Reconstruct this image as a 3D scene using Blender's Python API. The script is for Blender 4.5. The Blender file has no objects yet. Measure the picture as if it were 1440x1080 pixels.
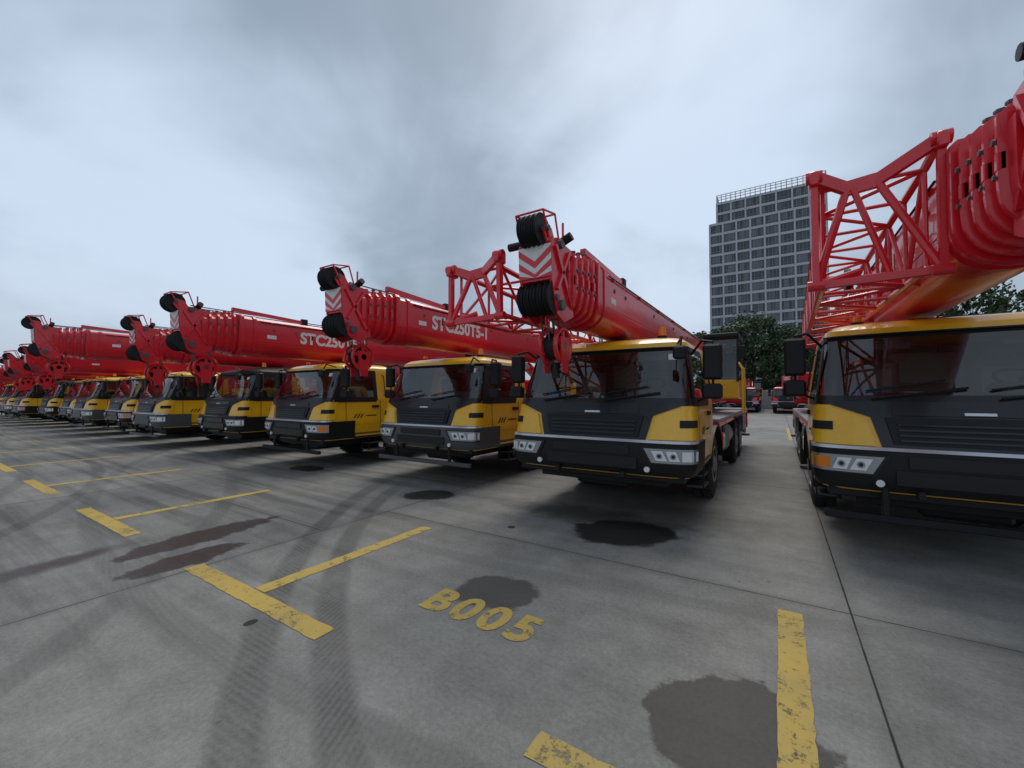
import bpy, bmesh, math, random
from mathutils import Vector, Matrix
R=math.radians
random.seed(7)
scene=bpy.context.scene
COL=scene.collection

# ---------------------------------------------------------------- node helper
class NT:
    def __init__(s,tree): s.t=tree; s.n=tree.nodes; s.l=tree.links
    def new(s,typ,**kw):
        n=s.n.new(typ)
        for k,v in kw.items(): setattr(n,k,v)
        return n
    def put(s,sock,val):
        if hasattr(val,'links') or isinstance(val,bpy.types.NodeSocket): s.l.new(val,sock)
        else:
            try: sock.default_value=val
            except Exception: sock.default_value=(val,val,val,1) 
    def m(s,op,a,b=0.0,c=None,clamp=False):
        n=s.new('ShaderNodeMath',operation=op); n.use_clamp=clamp
        s.put(n.inputs[0],a); s.put(n.inputs[1],b)
        if c is not None: s.put(n.inputs[2],c)
        return n.outputs[0]
    def noise(s,vec,scale,detail=4,rough=.55,dist=0):
        n=s.new('ShaderNodeTexNoise'); s.put(n.inputs['Vector'],vec)
        n.inputs['Scale'].default_value=scale; n.inputs['Detail'].default_value=detail
        n.inputs['Roughness'].default_value=rough; n.inputs['Distortion'].default_value=dist
        return n.outputs[0]
    def ss(s,v,a,b,o0=0.0,o1=1.0):
        n=s.new('ShaderNodeMapRange',interpolation_type='SMOOTHSTEP')
        s.put(n.inputs[0],v); n.inputs[1].default_value=a; n.inputs[2].default_value=b
        n.inputs[3].default_value=o0; n.inputs[4].default_value=o1
        return n.outputs[0]
    def mix(s,f,a,b):
        n=s.new('ShaderNodeMix',data_type='RGBA')
        s.put(n.inputs[0],f); s.put(n.inputs[6],a); s.put(n.inputs[7],b)
        return n.outputs[2]
    def xyz(s,v):
        n=s.new('ShaderNodeSeparateXYZ'); s.put(n.inputs[0],v); return n.outputs
    def comb(s,x,y,z):
        n=s.new('ShaderNodeCombineXYZ'); s.put(n.inputs[0],x); s.put(n.inputs[1],y); s.put(n.inputs[2],z); return n.outputs[0]
    def bump(s,h,strength=.3,dist=.01):
        n=s.new('ShaderNodeBump'); n.inputs['Strength'].default_value=strength; n.inputs['Distance'].default_value=dist
        s.put(n.inputs['Height'],h); return n.outputs[0]

def newmat(name):
    m=bpy.data.materials.new(name); m.use_nodes=True
    t=NT(m.node_tree); b=m.node_tree.nodes['Principled BSDF']
    return m,t,b
def c4(c): return (c[0],c[1],c[2],1)

def paint(name,col,rough=.35,coat=.3,dirt=.25,metal=0,dirtcol=(.12,.11,.09),nsc=1.2,bumpy=0.0,spec=.5,wavy=0.0):
    m,t,b=newmat(name)
    tc=t.new('ShaderNodeTexCoord'); v=tc.outputs['Object']
    n1=t.noise(v,nsc,5,.65); n2=t.noise(v,14,3,.6)
    f=t.m('MULTIPLY',t.ss(n1,.42,.75),dirt)
    f=t.m('ADD',f,t.m('MULTIPLY',t.ss(n2,.6,.8),dirt*.35),clamp=True)
    dark=tuple(x*.86 for x in col)
    cc=t.mix(n2,c4(dark),c4(tuple(min(1,x*1.06) for x in col)))
    t.put(b.inputs['Base Color'],t.mix(f,cc,c4(dirtcol)))
    t.put(b.inputs['Roughness'],t.m('ADD',t.m('MULTIPLY',n1,.25),rough-.1))
    b.inputs['Metallic'].default_value=metal
    b.inputs['Specular IOR Level'].default_value=spec
    b.inputs['Coat Weight'].default_value=coat; b.inputs['Coat Roughness'].default_value=.08
    if bumpy: t.put(b.inputs['Normal'],t.bump(n2,bumpy,.01))
    elif wavy: t.put(b.inputs['Normal'],t.bump(n1,wavy,.02)); t.put(b.inputs['Coat Normal'],t.bump(n1,wavy,.02))
    return m

YEL=paint('yellow_paint',(.92,.50,.016),.32,.5,.08)
RED=paint('red_paint',(.74,.010,.022),.32,.45,.14,dirtcol=(.16,.012,.012),wavy=.25)
BLK=paint('black_plastic',(.011,.011,.012),.5,.0,.18,dirtcol=(.035,.034,.032),spec=.3)
GBK=paint('gloss_black_panel',(.009,.010,.012),.28,.2,.1,dirtcol=(.03,.03,.028),spec=.35)
RUB=paint('rubber',(.022,.021,.02),.8,0,.5,dirtcol=(.07,.065,.055),nsc=3,bumpy=.4)
GRY=paint('grey_metal',(.075,.078,.082),.45,.1,.3)
LGR=paint('light_grey_steel',(.32,.33,.34),.45,.1,.3)
SIL=paint('silver_trim',(.62,.64,.66),.28,.2,.1,metal=.5)
WHT=paint('white_sticker',(.78,.77,.75),.45,0,.2,dirtcol=(.35,.33,.3))
SEAT=paint('seat_fabric',(.15,.15,.155),.85,0,.2)
INT=paint('cab_trim',(.22,.22,.215),.7,0,.2)
BLU=paint('blue_cloth',(.05,.15,.5),.8,0,.1)
AMB,t_,b_=newmat('amber_plastic'); b_.inputs['Base Color'].default_value=(.8,.22,.01,1); b_.inputs['Roughness'].default_value=.2
LENS,t_,b_=newmat('lamp_lens'); b_.inputs['Base Color'].default_value=(.80,.82,.84,1); b_.inputs['Roughness'].default_value=.1; b_.inputs['Metallic'].default_value=.15; b_.inputs['Coat Weight'].default_value=1
REFL,t_,b_=newmat('lamp_reflector'); b_.inputs['Base Color'].default_value=(.38,.40,.42,1); b_.inputs['Roughness'].default_value=.18; b_.inputs['Metallic'].default_value=.6; b_.inputs['Coat Weight'].default_value=1

def glassmat(name,tint,refl=1.0):
    m,t,b=newmat(name)
    t.n.remove(b)
    out=[n for n in t.n if n.type=='OUTPUT_MATERIAL'][0]
    tr=t.new('ShaderNodeBsdfTransparent'); tr.inputs[0].default_value=c4(tint)
    gl=t.new('ShaderNodeBsdfGlossy'); gl.inputs['Roughness'].default_value=.02
    fr=t.new('ShaderNodeFresnel'); fr.inputs[0].default_value=1.55
    mx=t.new('ShaderNodeMixShader'); t.put(mx.inputs[0],t.m('MULTIPLY',fr.outputs[0],refl,clamp=True))
    t.l.new(tr.outputs[0],mx.inputs[1]); t.l.new(gl.outputs[0],mx.inputs[2]); t.l.new(mx.outputs[0],out.inputs[0])
    return m
GLS=glassmat('windscreen_glass',(.64,.70,.68),1.9)

# ---------------------------------------------------------------- mesh builder
class MB:
    def __init__(s): s.V=[];s.F=[];s.M=[];s.mats=[]
    def mi(s,m):
        if m not in s.mats: s.mats.append(m)
        return s.mats.index(m)
    def add(s,vs,fs,m):
        o=len(s.V); s.V+= [tuple(v) for v in vs]; k=s.mi(m)
        for f in fs: s.F.append(tuple(i+o for i in f)); s.M.append(k)
    def box(s,x0,x1,y0,y1,z0,z1,m,b=.012):
        c=((x0+x1)/2,(y0+y1)/2,(z0+z1)/2); hs=(abs(x1-x0)/2,abs(y1-y0)/2,abs(z1-z0)/2)
        b=min(b,min(hs)*.45)
        vs=[];idx={}
        for sx in(-1,1):
            for sy in(-1,1):
                for sz in(-1,1):
                    sg=(sx,sy,sz)
                    for a in range(3):
                        p=[c[i]+sg[i]*(hs[i] if i==a else hs[i]-b) for i in range(3)]
                        idx[(sg,a)]=len(vs); vs.append(p)
        fs=[]
        for a in range(3):
            o=[i for i in range(3) if i!=a]
            for sa in(-1,1):
                q=[]
                for (p,r) in((-1,-1),(1,-1),(1,1),(-1,1)):
                    g=[0,0,0]; g[a]=sa; g[o[0]]=p; g[o[1]]=r; q.append(idx[(tuple(g),a)])
                fs.append(q)
        for c_ in range(3):
            a,d=[i for i in range(3) if i!=c_]
            for sa in(-1,1):
                for sd in(-1,1):
                    g0=[0,0,0];g0[a]=sa;g0[d]=sd;g0[c_]=-1; g1=list(g0); g1[c_]=1
                    g0=tuple(g0);g1=tuple(g1)
                    fs.append([idx[(g0,a)],idx[(g0,d)],idx[(g1,d)],idx[(g1,a)]])
        for sx in(-1,1):
            for sy in(-1,1):
                for sz in(-1,1):
                    g=(sx,sy,sz); fs.append([idx[(g,0)],idx[(g,1)],idx[(g,2)]])
        s.add(vs,fs,m)
    def tube(s,p,q,r,m,n=8,r2=None,cap=True):
        p=Vector(p);q=Vector(q);d=q-p
        if d.length<1e-6: return
        d.normalize(); u=d.orthogonal().normalized(); w=d.cross(u)
        if r2 is None: r2=r
        vs=[];fs=[]
        for i in range(n):
            a=2*math.pi*i/n; e=u*math.cos(a)+w*math.sin(a)
            vs.append(p+e*r); vs.append(q+e*r2)
        for i in range(n):
            j=(i+1)%n; fs.append([2*i,2*j,2*j+1,2*i+1])
        if cap:
            fs.append([2*i for i in range(n)]); fs.append([2*i+1 for i in range(n)][::-1])
        s.add(vs,fs,m)
    def beam(s,p,q,w,h,m):
        p=Vector(p);q=Vector(q);d=(q-p).normalized()
        up=Vector((0,0,1)) if abs(d.z)<.95 else Vector((0,1,0))
        a=d.cross(up).normalized()*w/2; b=a.cross(d).normalized()*h/2
        vs=[p+a+b,p-a+b,p-a-b,p+a-b,q+a+b,q-a+b,q-a-b,q+a-b]
        s.add(vs,[[0,1,2,3],[7,6,5,4],[0,4,5,1],[1,5,6,2],[2,6,7,3],[3,7,4,0]],m)
    def path(s,pts,r,m,n=6):
        for a,b in zip(pts[:-1],pts[1:]): s.tube(a,b,r,m,n)
    def prism(s,prof,axis,a0,a1,m):
        n=len(prof);vs=[]
        for a in(a0,a1):
            for (u,v) in prof:
                vs.append({0:(a,u,v),1:(u,a,v),2:(u,v,a)}[axis])
        fs=[[i,(i+1)%n,n+(i+1)%n,n+i] for i in range(n)]
        fs+= [list(range(n)),list(range(n,2*n))[::-1]]
        s.add(vs,fs,m)
    def loft(s,loops,m,closed=True,cap=True):
        n=len(loops[0]);vs=[v for l in loops for v in l];fs=[]
        for k in range(len(loops)-1):
            for i in range(n if closed else n-1):
                j=(i+1)%n; fs.append([k*n+i,k*n+j,(k+1)*n+j,(k+1)*n+i])
        if cap: fs.append(list(range(n))); fs.append(list(range((len(loops)-1)*n,len(loops)*n))[::-1])
        s.add(vs,fs,m)
    def lathe(s,prof,c,m,n=28):
        loops=[]
        for (x,r) in prof:
            loops.append([(c[0]+x,c[1]+r*math.cos(2*math.pi*i/n),c[2]+r*math.sin(2*math.pi*i/n)) for i in range(n)])
        s.loft(loops,m,True,True)
    def torus(s,c,axis,Rr,r,m,n=24,k=8):
        ax=Vector(axis).normalized();u=ax.orthogonal().normalized();w=ax.cross(u);c=Vector(c)
        vs=[];fs=[]
        for i in range(n):
            a=2*math.pi*i/n;e=u*math.cos(a)+w*math.sin(a)
            for j in range(k):
                b=2*math.pi*j/k; vs.append(c+e*(Rr+r*math.cos(b))+ax*r*math.sin(b))
        for i in range(n):
            for j in range(k):
                i2=(i+1)%n;j2=(j+1)%k; fs.append([i*k+j,i2*k+j,i2*k+j2,i*k+j2])
        s.add(vs,fs,m)
    def mesh(s,name,angle=35,fixn=True):
        me=bpy.data.meshes.new(name); me.from_pydata(s.V,[],s.F)
        for m in s.mats: me.materials.append(m)
        me.polygons.foreach_set('material_index',s.M)
        if fixn:
            bm=bmesh.new(); bm.from_mesh(me); bmesh.ops.recalc_face_normals(bm,faces=bm.faces); bm.to_mesh(me); bm.free()
        me.polygons.foreach_set('use_smooth',[True]*len(me.polygons))
        me.set_sharp_from_angle(angle=R(angle))
        me.update(); return me

def obj(name,me,parent=None,loc=(0,0,0),rot=(0,0,0),scale=(1,1,1)):
    o=bpy.data.objects.new(name,me); COL.objects.link(o)
    o.location=loc;o.rotation_euler=rot;o.scale=scale
    if parent: o.parent=parent
    return o

# ---------------------------------------------------------------- CAB
NN=4.6; DD=.30
def lerp_tab(tab,z):
    if z<=tab[0][0]: return tab[0][1]
    for (a,b),(c,d) in zip(tab[:-1],tab[1:]):
        if z<=c: return b+(d-b)*(z-a)/(c-a)
    return tab[-1][1]
YF=[(.68,.07),(.76,.0),(1.1,.0),(1.13,.03),(1.35,.07),(1.6,.14),(2.30,.43),(2.38,.46),(2.44,.56),(2.48,.75),(2.50,.95)]
WW=[(.68,1.2),(.76,1.24),(1.1,1.25),(1.6,1.235),(2.30,1.13),(2.38,1.11),(2.44,1.03),(2.48,.88),(2.50,.7)]
YB=1.95
def S(t,z,off=0.0,extra=0.0):
    def base(t):
        yf=lerp_tab(YF,z);W=lerp_tab(WW,z)
        sg=1 if t>=0 else -1; a=abs(t)
        if a<=1:
            th=(1-a)*math.pi/2
            return Vector((sg*W*max(0,math.cos(th))**(2/NN), yf+DD*(1-max(0,math.sin(th))**(2/NN)), z))
        return Vector((sg*W, min(yf+DD+(a-1),YB), z))
    p=base(t)
    if off:
        e=.02; a=base(t-e);b=base(t+e); d=(b-a); n=Vector((d.y,-d.x,0))
        if n.length>1e-6: n.normalize(); p=p+n*off
    return p
def t_of_s(sv):
    sg=1 if sv>=0 else -1; th=math.acos(min(1,abs(sv))**(NN/2)); return sg*(1-th/(math.pi/2))
def tt(y,z): return 1+(y-(lerp_tab(YF,z)+DD))
def patch(mb,f0,f1,z0,z1,off,m,nt=20,nz=5,skirt=True):
    vs=[];fs=[]
    g={}
    for k in range(nz+1):
        z=z0+(z1-z0)*k/nz; a=f0(z);b=f1(z)
        for i in range(nt+1):
            t=a+(b-a)*i/nt
            g[(k,i)]=len(vs); vs.append(S(t,z,off))
    for k in range(nz):
        for i in range(nt):
            fs.append([g[(k,i)],g[(k,i+1)],g[(k+1,i+1)],g[(k+1,i)]])
    if skirt:
        ring=[(0,i) for i in range(nt+1)]+[(k,nt) for k in range(1,nz+1)]+[(nz,i) for i in range(nt-1,-1,-1)]+[(k,0) for k in range(nz-1,0,-1)]
        o=len(vs)
        for (k,i) in ring:
            z=z0+(z1-z0)*k/nz; a=f0(z);b=f1(z); vs.append(S(a+(b-a)*i/nt,z,min(-.015,off-.03)))
        L=len(ring)
        for q in range(L):
            r_=(q+1)%L; fs.append([g[ring[q]],g[ring[r_]],o+r_,o+q])
    mb.add(vs,fs,m)
def cst(v): return lambda z:v
def perimeter(z,off=0):
    pts=[]
    n=14
    for i in range(-n,n+1): pts.append(S(i/n,z,off))
    right=[S(tt(y,z),z,off) for y in (1.1,1.4,1.7,YB)]
    left=[S(-tt(y,z),z,off) for y in (1.1,1.4,1.7,YB)][::-1]
    return left+pts+right

def build_cab(style):
    mb=MB(); body=YEL if style!='red' else RED
    roofm=body if style!='dark' else BLK
    mb.loft([perimeter(z) for z in (.68,.76,1.1,1.13,1.2,1.35,1.5,1.6)],body)
    mb.loft([perimeter(z) for z in (2.30,2.34,2.38,2.41,2.44,2.46,2.48,2.50)],roofm)
    mb.box(-1.05,1.05,YB-.06,YB-.005,1.55,2.32,INT)
    for sg in(-1,1):
        pm=body
        patch(mb,lambda z:sg*tt(1.52,z),lambda z:sg*tt(YB-.001,z),1.59,2.31,.0,pm,4,4)
        patch(mb,lambda z:sg*tt(1.42,z),lambda z:sg*tt(1.53,z),1.59,2.31,.006,BLK,1,3)
        patch(mb,lambda z:sg*.87,lambda z:sg*1.0,1.59,2.31,.006,BLK,3,4)
        patch(mb,lambda z:sg*.9,lambda z:sg*tt(1.5,z),2.24,2.32,.008,BLK,8,1)
        patch(mb,lambda z:sg*.93,lambda z:sg*tt(1.5,z),1.54,1.66,.008,BLK,8,1)
        for yy in (.62,1.6):
            patch(mb,lambda z:sg*tt(yy,z),lambda z:sg*tt(yy+.014,z),.80,1.57,.004,BLK,1,4,False)
        patch(mb,lambda z:sg*tt(.62,z),lambda z:sg*tt(1.6,z),.80,.812,.004,BLK,1,1,False)
        patch(mb,lambda z:sg*tt(.68,z),lambda z:sg*tt(1.56,z),1.02,1.10,.012,body,2,1)
        patch(mb,lambda z:sg*tt(1.36,z),lambda z:sg*tt(1.55,z),1.40,1.46,.03,BLK,1,1)
        for q in range(3):
            patch(mb,lambda z,q=q:sg*tt(.85+q*.09+(z-1.2)*.8,z),lambda z,q=q:sg*tt(.89+q*.09+(z-1.2)*.8,z),1.16,1.26,.004,BLK,1,2,False)
        patch(mb,lambda z:sg*tt(1.18,z),lambda z:sg*tt(1.5,z),1.2,1.225,.004,BLK,1,1,False)
        patch(mb,lambda z:sg*tt(.85,z),lambda z:sg*tt(YB-.005,z),.685,.79,.006,BLK,3,1)
    patch(mb,cst(-.9),cst(.9),1.555,1.65,.008,GBK,24,1)
    patch(mb,cst(-.9),cst(.9),2.265,2.315,.007,BLK,24,1)
    patch(mb,cst(-.8),cst(.8),2.30,2.315,.05,BLK,20,1)
    # front black panel: narrow at the bottom, flaring under the windscreen
    ZK=1.43
    def wv(z):
        if z<=ZK: return .57+.07*(z-1.13)/(ZK-1.13)
        return min(.95,.64+.31*(z-ZK)/(1.575-ZK))
    pmat=GBK if style!='dark' else BLK
    patch(mb,lambda z:-t_of_s(wv(z)),lambda z:t_of_s(wv(z)),1.13,ZK,.014,pmat,24,4)
    patch(mb,lambda z:-t_of_s(wv(z)),lambda z:t_of_s(wv(z)),ZK,1.585,.014,pmat,24,4)
    patch(mb,lambda z:-t_of_s(wv(z)*.86),lambda z:t_of_s(wv(z)*.86),1.17,ZK,.034,BLK,20,4)
    patch(mb,lambda z:-t_of_s(.50),lambda z:t_of_s(.50),ZK+.02,1.53,.026,GBK,20,2)
    for z in (1.20,1.25,1.30,1.35):
        patch(mb,lambda q:-t_of_s(.46+(q-1.2)*.1),lambda q:t_of_s(.46+(q-1.2)*.1),z,z+.018,.050,GBK,14,1)
    patch(mb,cst(-t_of_s(.085)),cst(t_of_s(.085)),1.46,1.485,.04,SIL,6,1)
    for sg in(-1,1):
        # faceted yellow corner fairing
        patch(mb,lambda z:sg*t_of_s(wv(z)+.035),lambda z:sg*1.0,1.145,ZK-.01,.026,body,10,3)
        patch(mb,lambda z:sg*t_of_s(min(.985,wv(z)+.05)),lambda z:sg*1.0,ZK-.01,1.545,.018,body,8,3)
        patch(mb,lambda z:sg*t_of_s(.885),lambda z:sg*.985,1.29,1.38,.034,BLK,3,2)
    bm_=BLK if style!='grey' else GRY
    patch(mb,cst(-tt(.85,.9)),cst(tt(.85,.9)),.70,1.105,.035,bm_,44,4)
    patch(mb,cst(-t_of_s(.5)),cst(t_of_s(.5)),.78,.92,.055,GBK,16,2)
    patch(mb,cst(-t_of_s(.42)),cst(t_of_s(.42)),.95,1.06,.05,GBK,16,2)
    patch(mb,cst(-.97),cst(.97),1.105,1.135,.05,SIL if style!='dark' else GBK,30,1)
    for sg in(-1,1):
        k0=lambda z:sg*t_of_s(.60-(z-.9)*.45)
        patch(mb,k0,lambda z:sg*.93,.855,1.06,.05,GBK,8,2)
        patch(mb,lambda z:sg*t_of_s(.63-(z-.9)*.45),lambda z:sg*.915,.872,1.042,.058,REFL,8,2)
        # two rectangular projector units and an amber tip
        patch(mb,lambda z:sg*t_of_s(.665-(z-.95)*.4),lambda z:sg*t_of_s(.765-(z-.95)*.4),.90,1.015,.066,LENS,3,2)
        patch(mb,lambda z:sg*t_of_s(.79-(z-.95)*.3),lambda z:sg*t_of_s(.875-(z-.95)*.3),.90,1.015,.066,LENS,3,2)
        for sv in(.715,.835):
            t=sg*t_of_s(sv); mb.tube(S(t,.957,.06),S(t,.957,.074),.034,REFL,14); mb.tube(S(t,.957,.07),S(t,.957,.078),.02,GBK,12)
        patch(mb,lambda z:sg*t_of_s(.905),lambda z:sg*.905,.90,1.015,.064,AMB if style=='bar' else LENS,2,1)
        t=sg*t_of_s(.6)
        mb.tube(S(t,.785,.03),S(t,.785,.06),.035,LENS,12)
        mb.box(sg*.45-.03,sg*.45+.03,-.10,0,.66,.74,BLK)
    if style in('grey','bar'):
        mb.box(-1.2,1.2,-.03,.05,.40,.47,GRY if style=='grey' else BLK,.01)
        for x in(-.7,.7): mb.box(x-.03,x+.03,.0,.05,.45,.75,BLK)
    for sg in(-1,1):
        for k in range(3):
            mb.box(sg*.95,sg*1.2,1.3,1.78,.36+k*.16,.385+k*.16,GRY)
        mb.box(sg*.93,sg*.97,1.28,1.8,.34,.75,BLK)
        mb.beam((sg*1.19,1.31,.36),(sg*1.2,1.31,.75),.02,.03,BLK)
        mb.beam((sg*1.19,1.77,.36),(sg*1.2,1.77,.75),.02,.03,BLK)
        n=10; r1=.70
        loops=[]
        for rr,xx in((r1,.98),(r1,1.25),(r1+.04,1.25),(r1+.04,.98)):
            loops.append([(sg*xx,2.52-rr*math.cos(math.pi*i/n)*.98,.6+rr*math.sin(math.pi*i/n)*.80) for i in range(n+1)])
        loops.append(loops[0]); mb.loft(loops,BLK,False,False)
        x=sg*1.43
        mb.box(x-.11,x+.11,.42,.54,1.88,2.32,BLK,.04)
        mb.box(x-.09,x+.09,.541,.545,1.9,2.30,SIL,.001)
        mb.box(x-.12,x+.11,.40,.52,1.64,1.83,BLK,.04)
        mb.path([(sg*1.12,.75,2.2),(sg*1.3,.55,2.38),(x,.5,2.35),(x,.5,1.7),(sg*1.22,.62,1.6)],.016,BLK)
        mb.path([(sg*1.2,1.72,1.7),(sg*1.25,1.75,1.72),(sg*1.18,1.75,2.2),(sg*1.13,1.72,2.22)],.012,BLK)
    mb.path([(1.02,.5,2.36),(1.12,.2,2.4),(1.12,.12,2.28)],.014,BLK)
    mb.box(1.04,1.2,.04,.14,2.12,2.28,BLK,.03)
    for x0,x1 in((-.75,-.05),(.15,.85)):
        a=S(t_of_s(x0/1.2),1.62,.04);b=S(t_of_s(x1/1.2),1.72,.035)
        mb.tube(a,b,.012,BLK,6); 
        a2=S(t_of_s((x0-.05)/1.2),1.70,.03);b2=S(t_of_s((x0+.55)/1.2),1.80,.03)
        mb.tube(a2,b2,.009,BLK,6)
    mb.tube((.72,.95,2.47),(.72,.95,2.53),.07,BLK,14); mb.tube((.72,.95,2.53),(.72,.95,2.66),.06,AMB,14,.045)
    mb.tube((-.78,.9,2.47),(-.78,.9,2.51),.06,BLK,14); mb.tube((-.78,.9,2.51),(-.78,.9,2.58),.05,AMB,14,.04)
    mb.box(-.3,.3,1.05,1.6,2.49,2.53,BLK,.015)
    # small sticker in the corner of the windscreen
    patch(mb,lambda z:t_of_s(.80),lambda z:t_of_s(.88),2.14,2.22,.008,WHT,1,1,False)
    # interior
    mb.box(-1.12,1.12,.42,.80,1.4,1.68,GRY,.05)
    mb.box(.25,.9,.55,.85,1.6,1.78,GRY,.05)
    mb.box(-.45,-.2,.5,.7,1.68,1.69,WHT,.001); mb.box(-.9,-.62,.55,.72,1.68,1.72,BLU,.012)
    mb.box(-1.15,1.15,.8,1.9,1.30,1.36,GRY,.01)
    for x in(-.55,.55):
        mb.box(x-.25,x+.25,1.15,1.62,1.35,1.62,SEAT,.06)
        mb.box(x-.24,x+.24,1.42,1.60,1.55,2.08,SEAT,.07)
        mb.box(x-.13,x+.13,1.44,1.56,2.06,2.24,SEAT,.05)
        mb.box(x-.16,x+.16,1.41,1.425,1.62,1.98,INT,.004)
    mb.torus((.55,.92,1.83),(0,-.55,1),.2,.016,BLK)
    mb.tube((.55,.93,1.83),(.55,.75,1.55),.03,BLK)
    mb.box(-.32,.30,YB-.1,YB-.07,1.8,2.2,LGR,.01)
    mb.box(-.15,.08,.62,.66,2.1,2.18,BLK,.01)
    mb.box(-.85,-.35,.66,.70,2.16,2.27,INT,.01); mb.box(.35,.85,.66,.70,2.16,2.27,INT,.01)
    me=mb.mesh('cab_body_'+style,30)
    g=MB()
    patch(g,cst(-.9),cst(.9),1.6,2.3,.003,GLS,30,6,False)
    for sg in(-1,1):
        patch(g,lambda z:sg*.98,lambda z:sg*tt(1.46,z),1.6,2.3,.003,GLS,6,3,False)
    return me,g.mesh('cab_glass',40)

# ---------------------------------------------------------------- CARRIER
def wheel(mb,c,sg,tread=True):
    r=.55
    prof=[(-.15,.30),(-.16,.36),(-.155,.46),(-.135,.525),(-.10,r),(.10,r),(.135,.525),(.155,.46),(.16,.36),(.15,.30)]
    mb.lathe(prof,c,RUB,32)
    x=c[0]
    mb.lathe([(sg*.10,.30),(sg*.155,.305),(sg*.16,.27),(sg*.10,.25),(sg*.06,.16),(sg*.15,.14),(sg*.18,.09),(sg*.19,.02)],c,LGR,24)
    for i in range(10):
        a=2*math.pi*i/10
        mb.tube((x+sg*.06,c[1]+.19*math.cos(a),c[2]+.19*math.sin(a)),(x+sg*.10,c[1]+.19*math.cos(a),c[2]+.19*math.sin(a)),.016,GRY,6)
    if tread:
        for i in range(34):
            a=2*math.pi*i/34
            for s_ in(-1,1):
                a2=a+s_*.045
                cy=c[1]+(r+.002)*math.cos(a2);cz=c[2]+(r+.002)*math.sin(a2)
                d=Vector((0,-math.sin(a2),math.cos(a2)))
                mb.beam((x+s_*.015,cy,cz),(x+s_*.125,cy+d.y*s_*.03,cz+d.z*s_*.03),.05,.022,RUB)
def build_carrier():
    mb=MB()
    for x in(-.42,.42): mb.box(x-.06,x+.06,.35,11.3,.72,1.08,BLK)
    mb.box(-.9,.9,.3,1.9,.52,.72,BLK)
    mb.box(-.35,.35,.5,2.2,.40,.75,BLK,.04)
    mb.box(-1.15,1.15,.12,.3,.62,.8,BLK)
    mb.tube((-.7,.35,.55),(.7,.35,.55),.03,BLK,8)
    for y in(2.52,6.8,8.15):
        mb.tube((-.9,y,.55),(.9,y,.55),.09,BLK,12); mb.box(-.18,.18,y-.2,y+.2,.4,.72,BLK,.06)
    mb.box(-1.1,1.1,1.98,3.15,1.22,1.5,GRY,.03)
    for i in range(9): mb.box(-1.11,-1.09,2.05+i*.11,2.1+i*.11,1.27,1.45,BLK,.003); mb.box(1.09,1.11,2.05+i*.11,2.1+i*.11,1.27,1.45,BLK,.003)
    mb.box(-1.2,1.2,3.15,11.2,1.2,1.27,LGR,.01)
    mb.box(-1.21,1.21,3.15,11.2,1.12,1.2,RED,.008)
    for y in(3.55,10.6):
        mb.box(-1.22,1.22,y,y+.34,.66,.98,RED,.015)
        mb.box(-1.235,1.235,y+.05,y+.29,.70,.94,WHT,.01)
        for sg in(-1,1):
            mb.tube((sg*1.12,y+.17,.45),(sg*1.12,y+.17,1.1),.06,LGR,12)
            mb.tube((sg*1.12,y+.17,.36),(sg*1.12,y+.17,.42),.17,GRY,16)
    for sg in(-1,1):
        mb.box(sg*.62,sg*1.2,4.1,5.0,.58,1.08,GRY,.03)
        mb.tube((sg*.92,5.12,.8),(sg*.92,6.0,.8),.27,LGR if sg>0 else BLK,20)
        mb.box(sg*.8,sg*1.24,6.1,8.9,1.14,1.19,BLK,.01)
        mb.box(sg*.8,sg*1.2,9.0,10.4,.62,1.1,GRY,.03)
        mb.box(sg*.8,sg*1.22,6.08,6.13,.85,1.16,BLK,.01)
        for i in range(4): mb.box(sg*1.21,sg*1.225,4.2+i*1.6,4.3+i*1.6,1.14,1.17,AMB,.004)
    mb.box(-1.2,1.2,11.2,11.35,.6,1.2,RED,.02)
    for y in(2.52,): 
        for sg in(-1,1): wheel(mb,(sg*1.04,y,.55),sg)
    for y in(6.8,8.15):
        for sg in(-1,1): wheel(mb,(sg*1.04,y,.55),sg,False)
    return mb.mesh('carrier_chassis',35)

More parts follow.
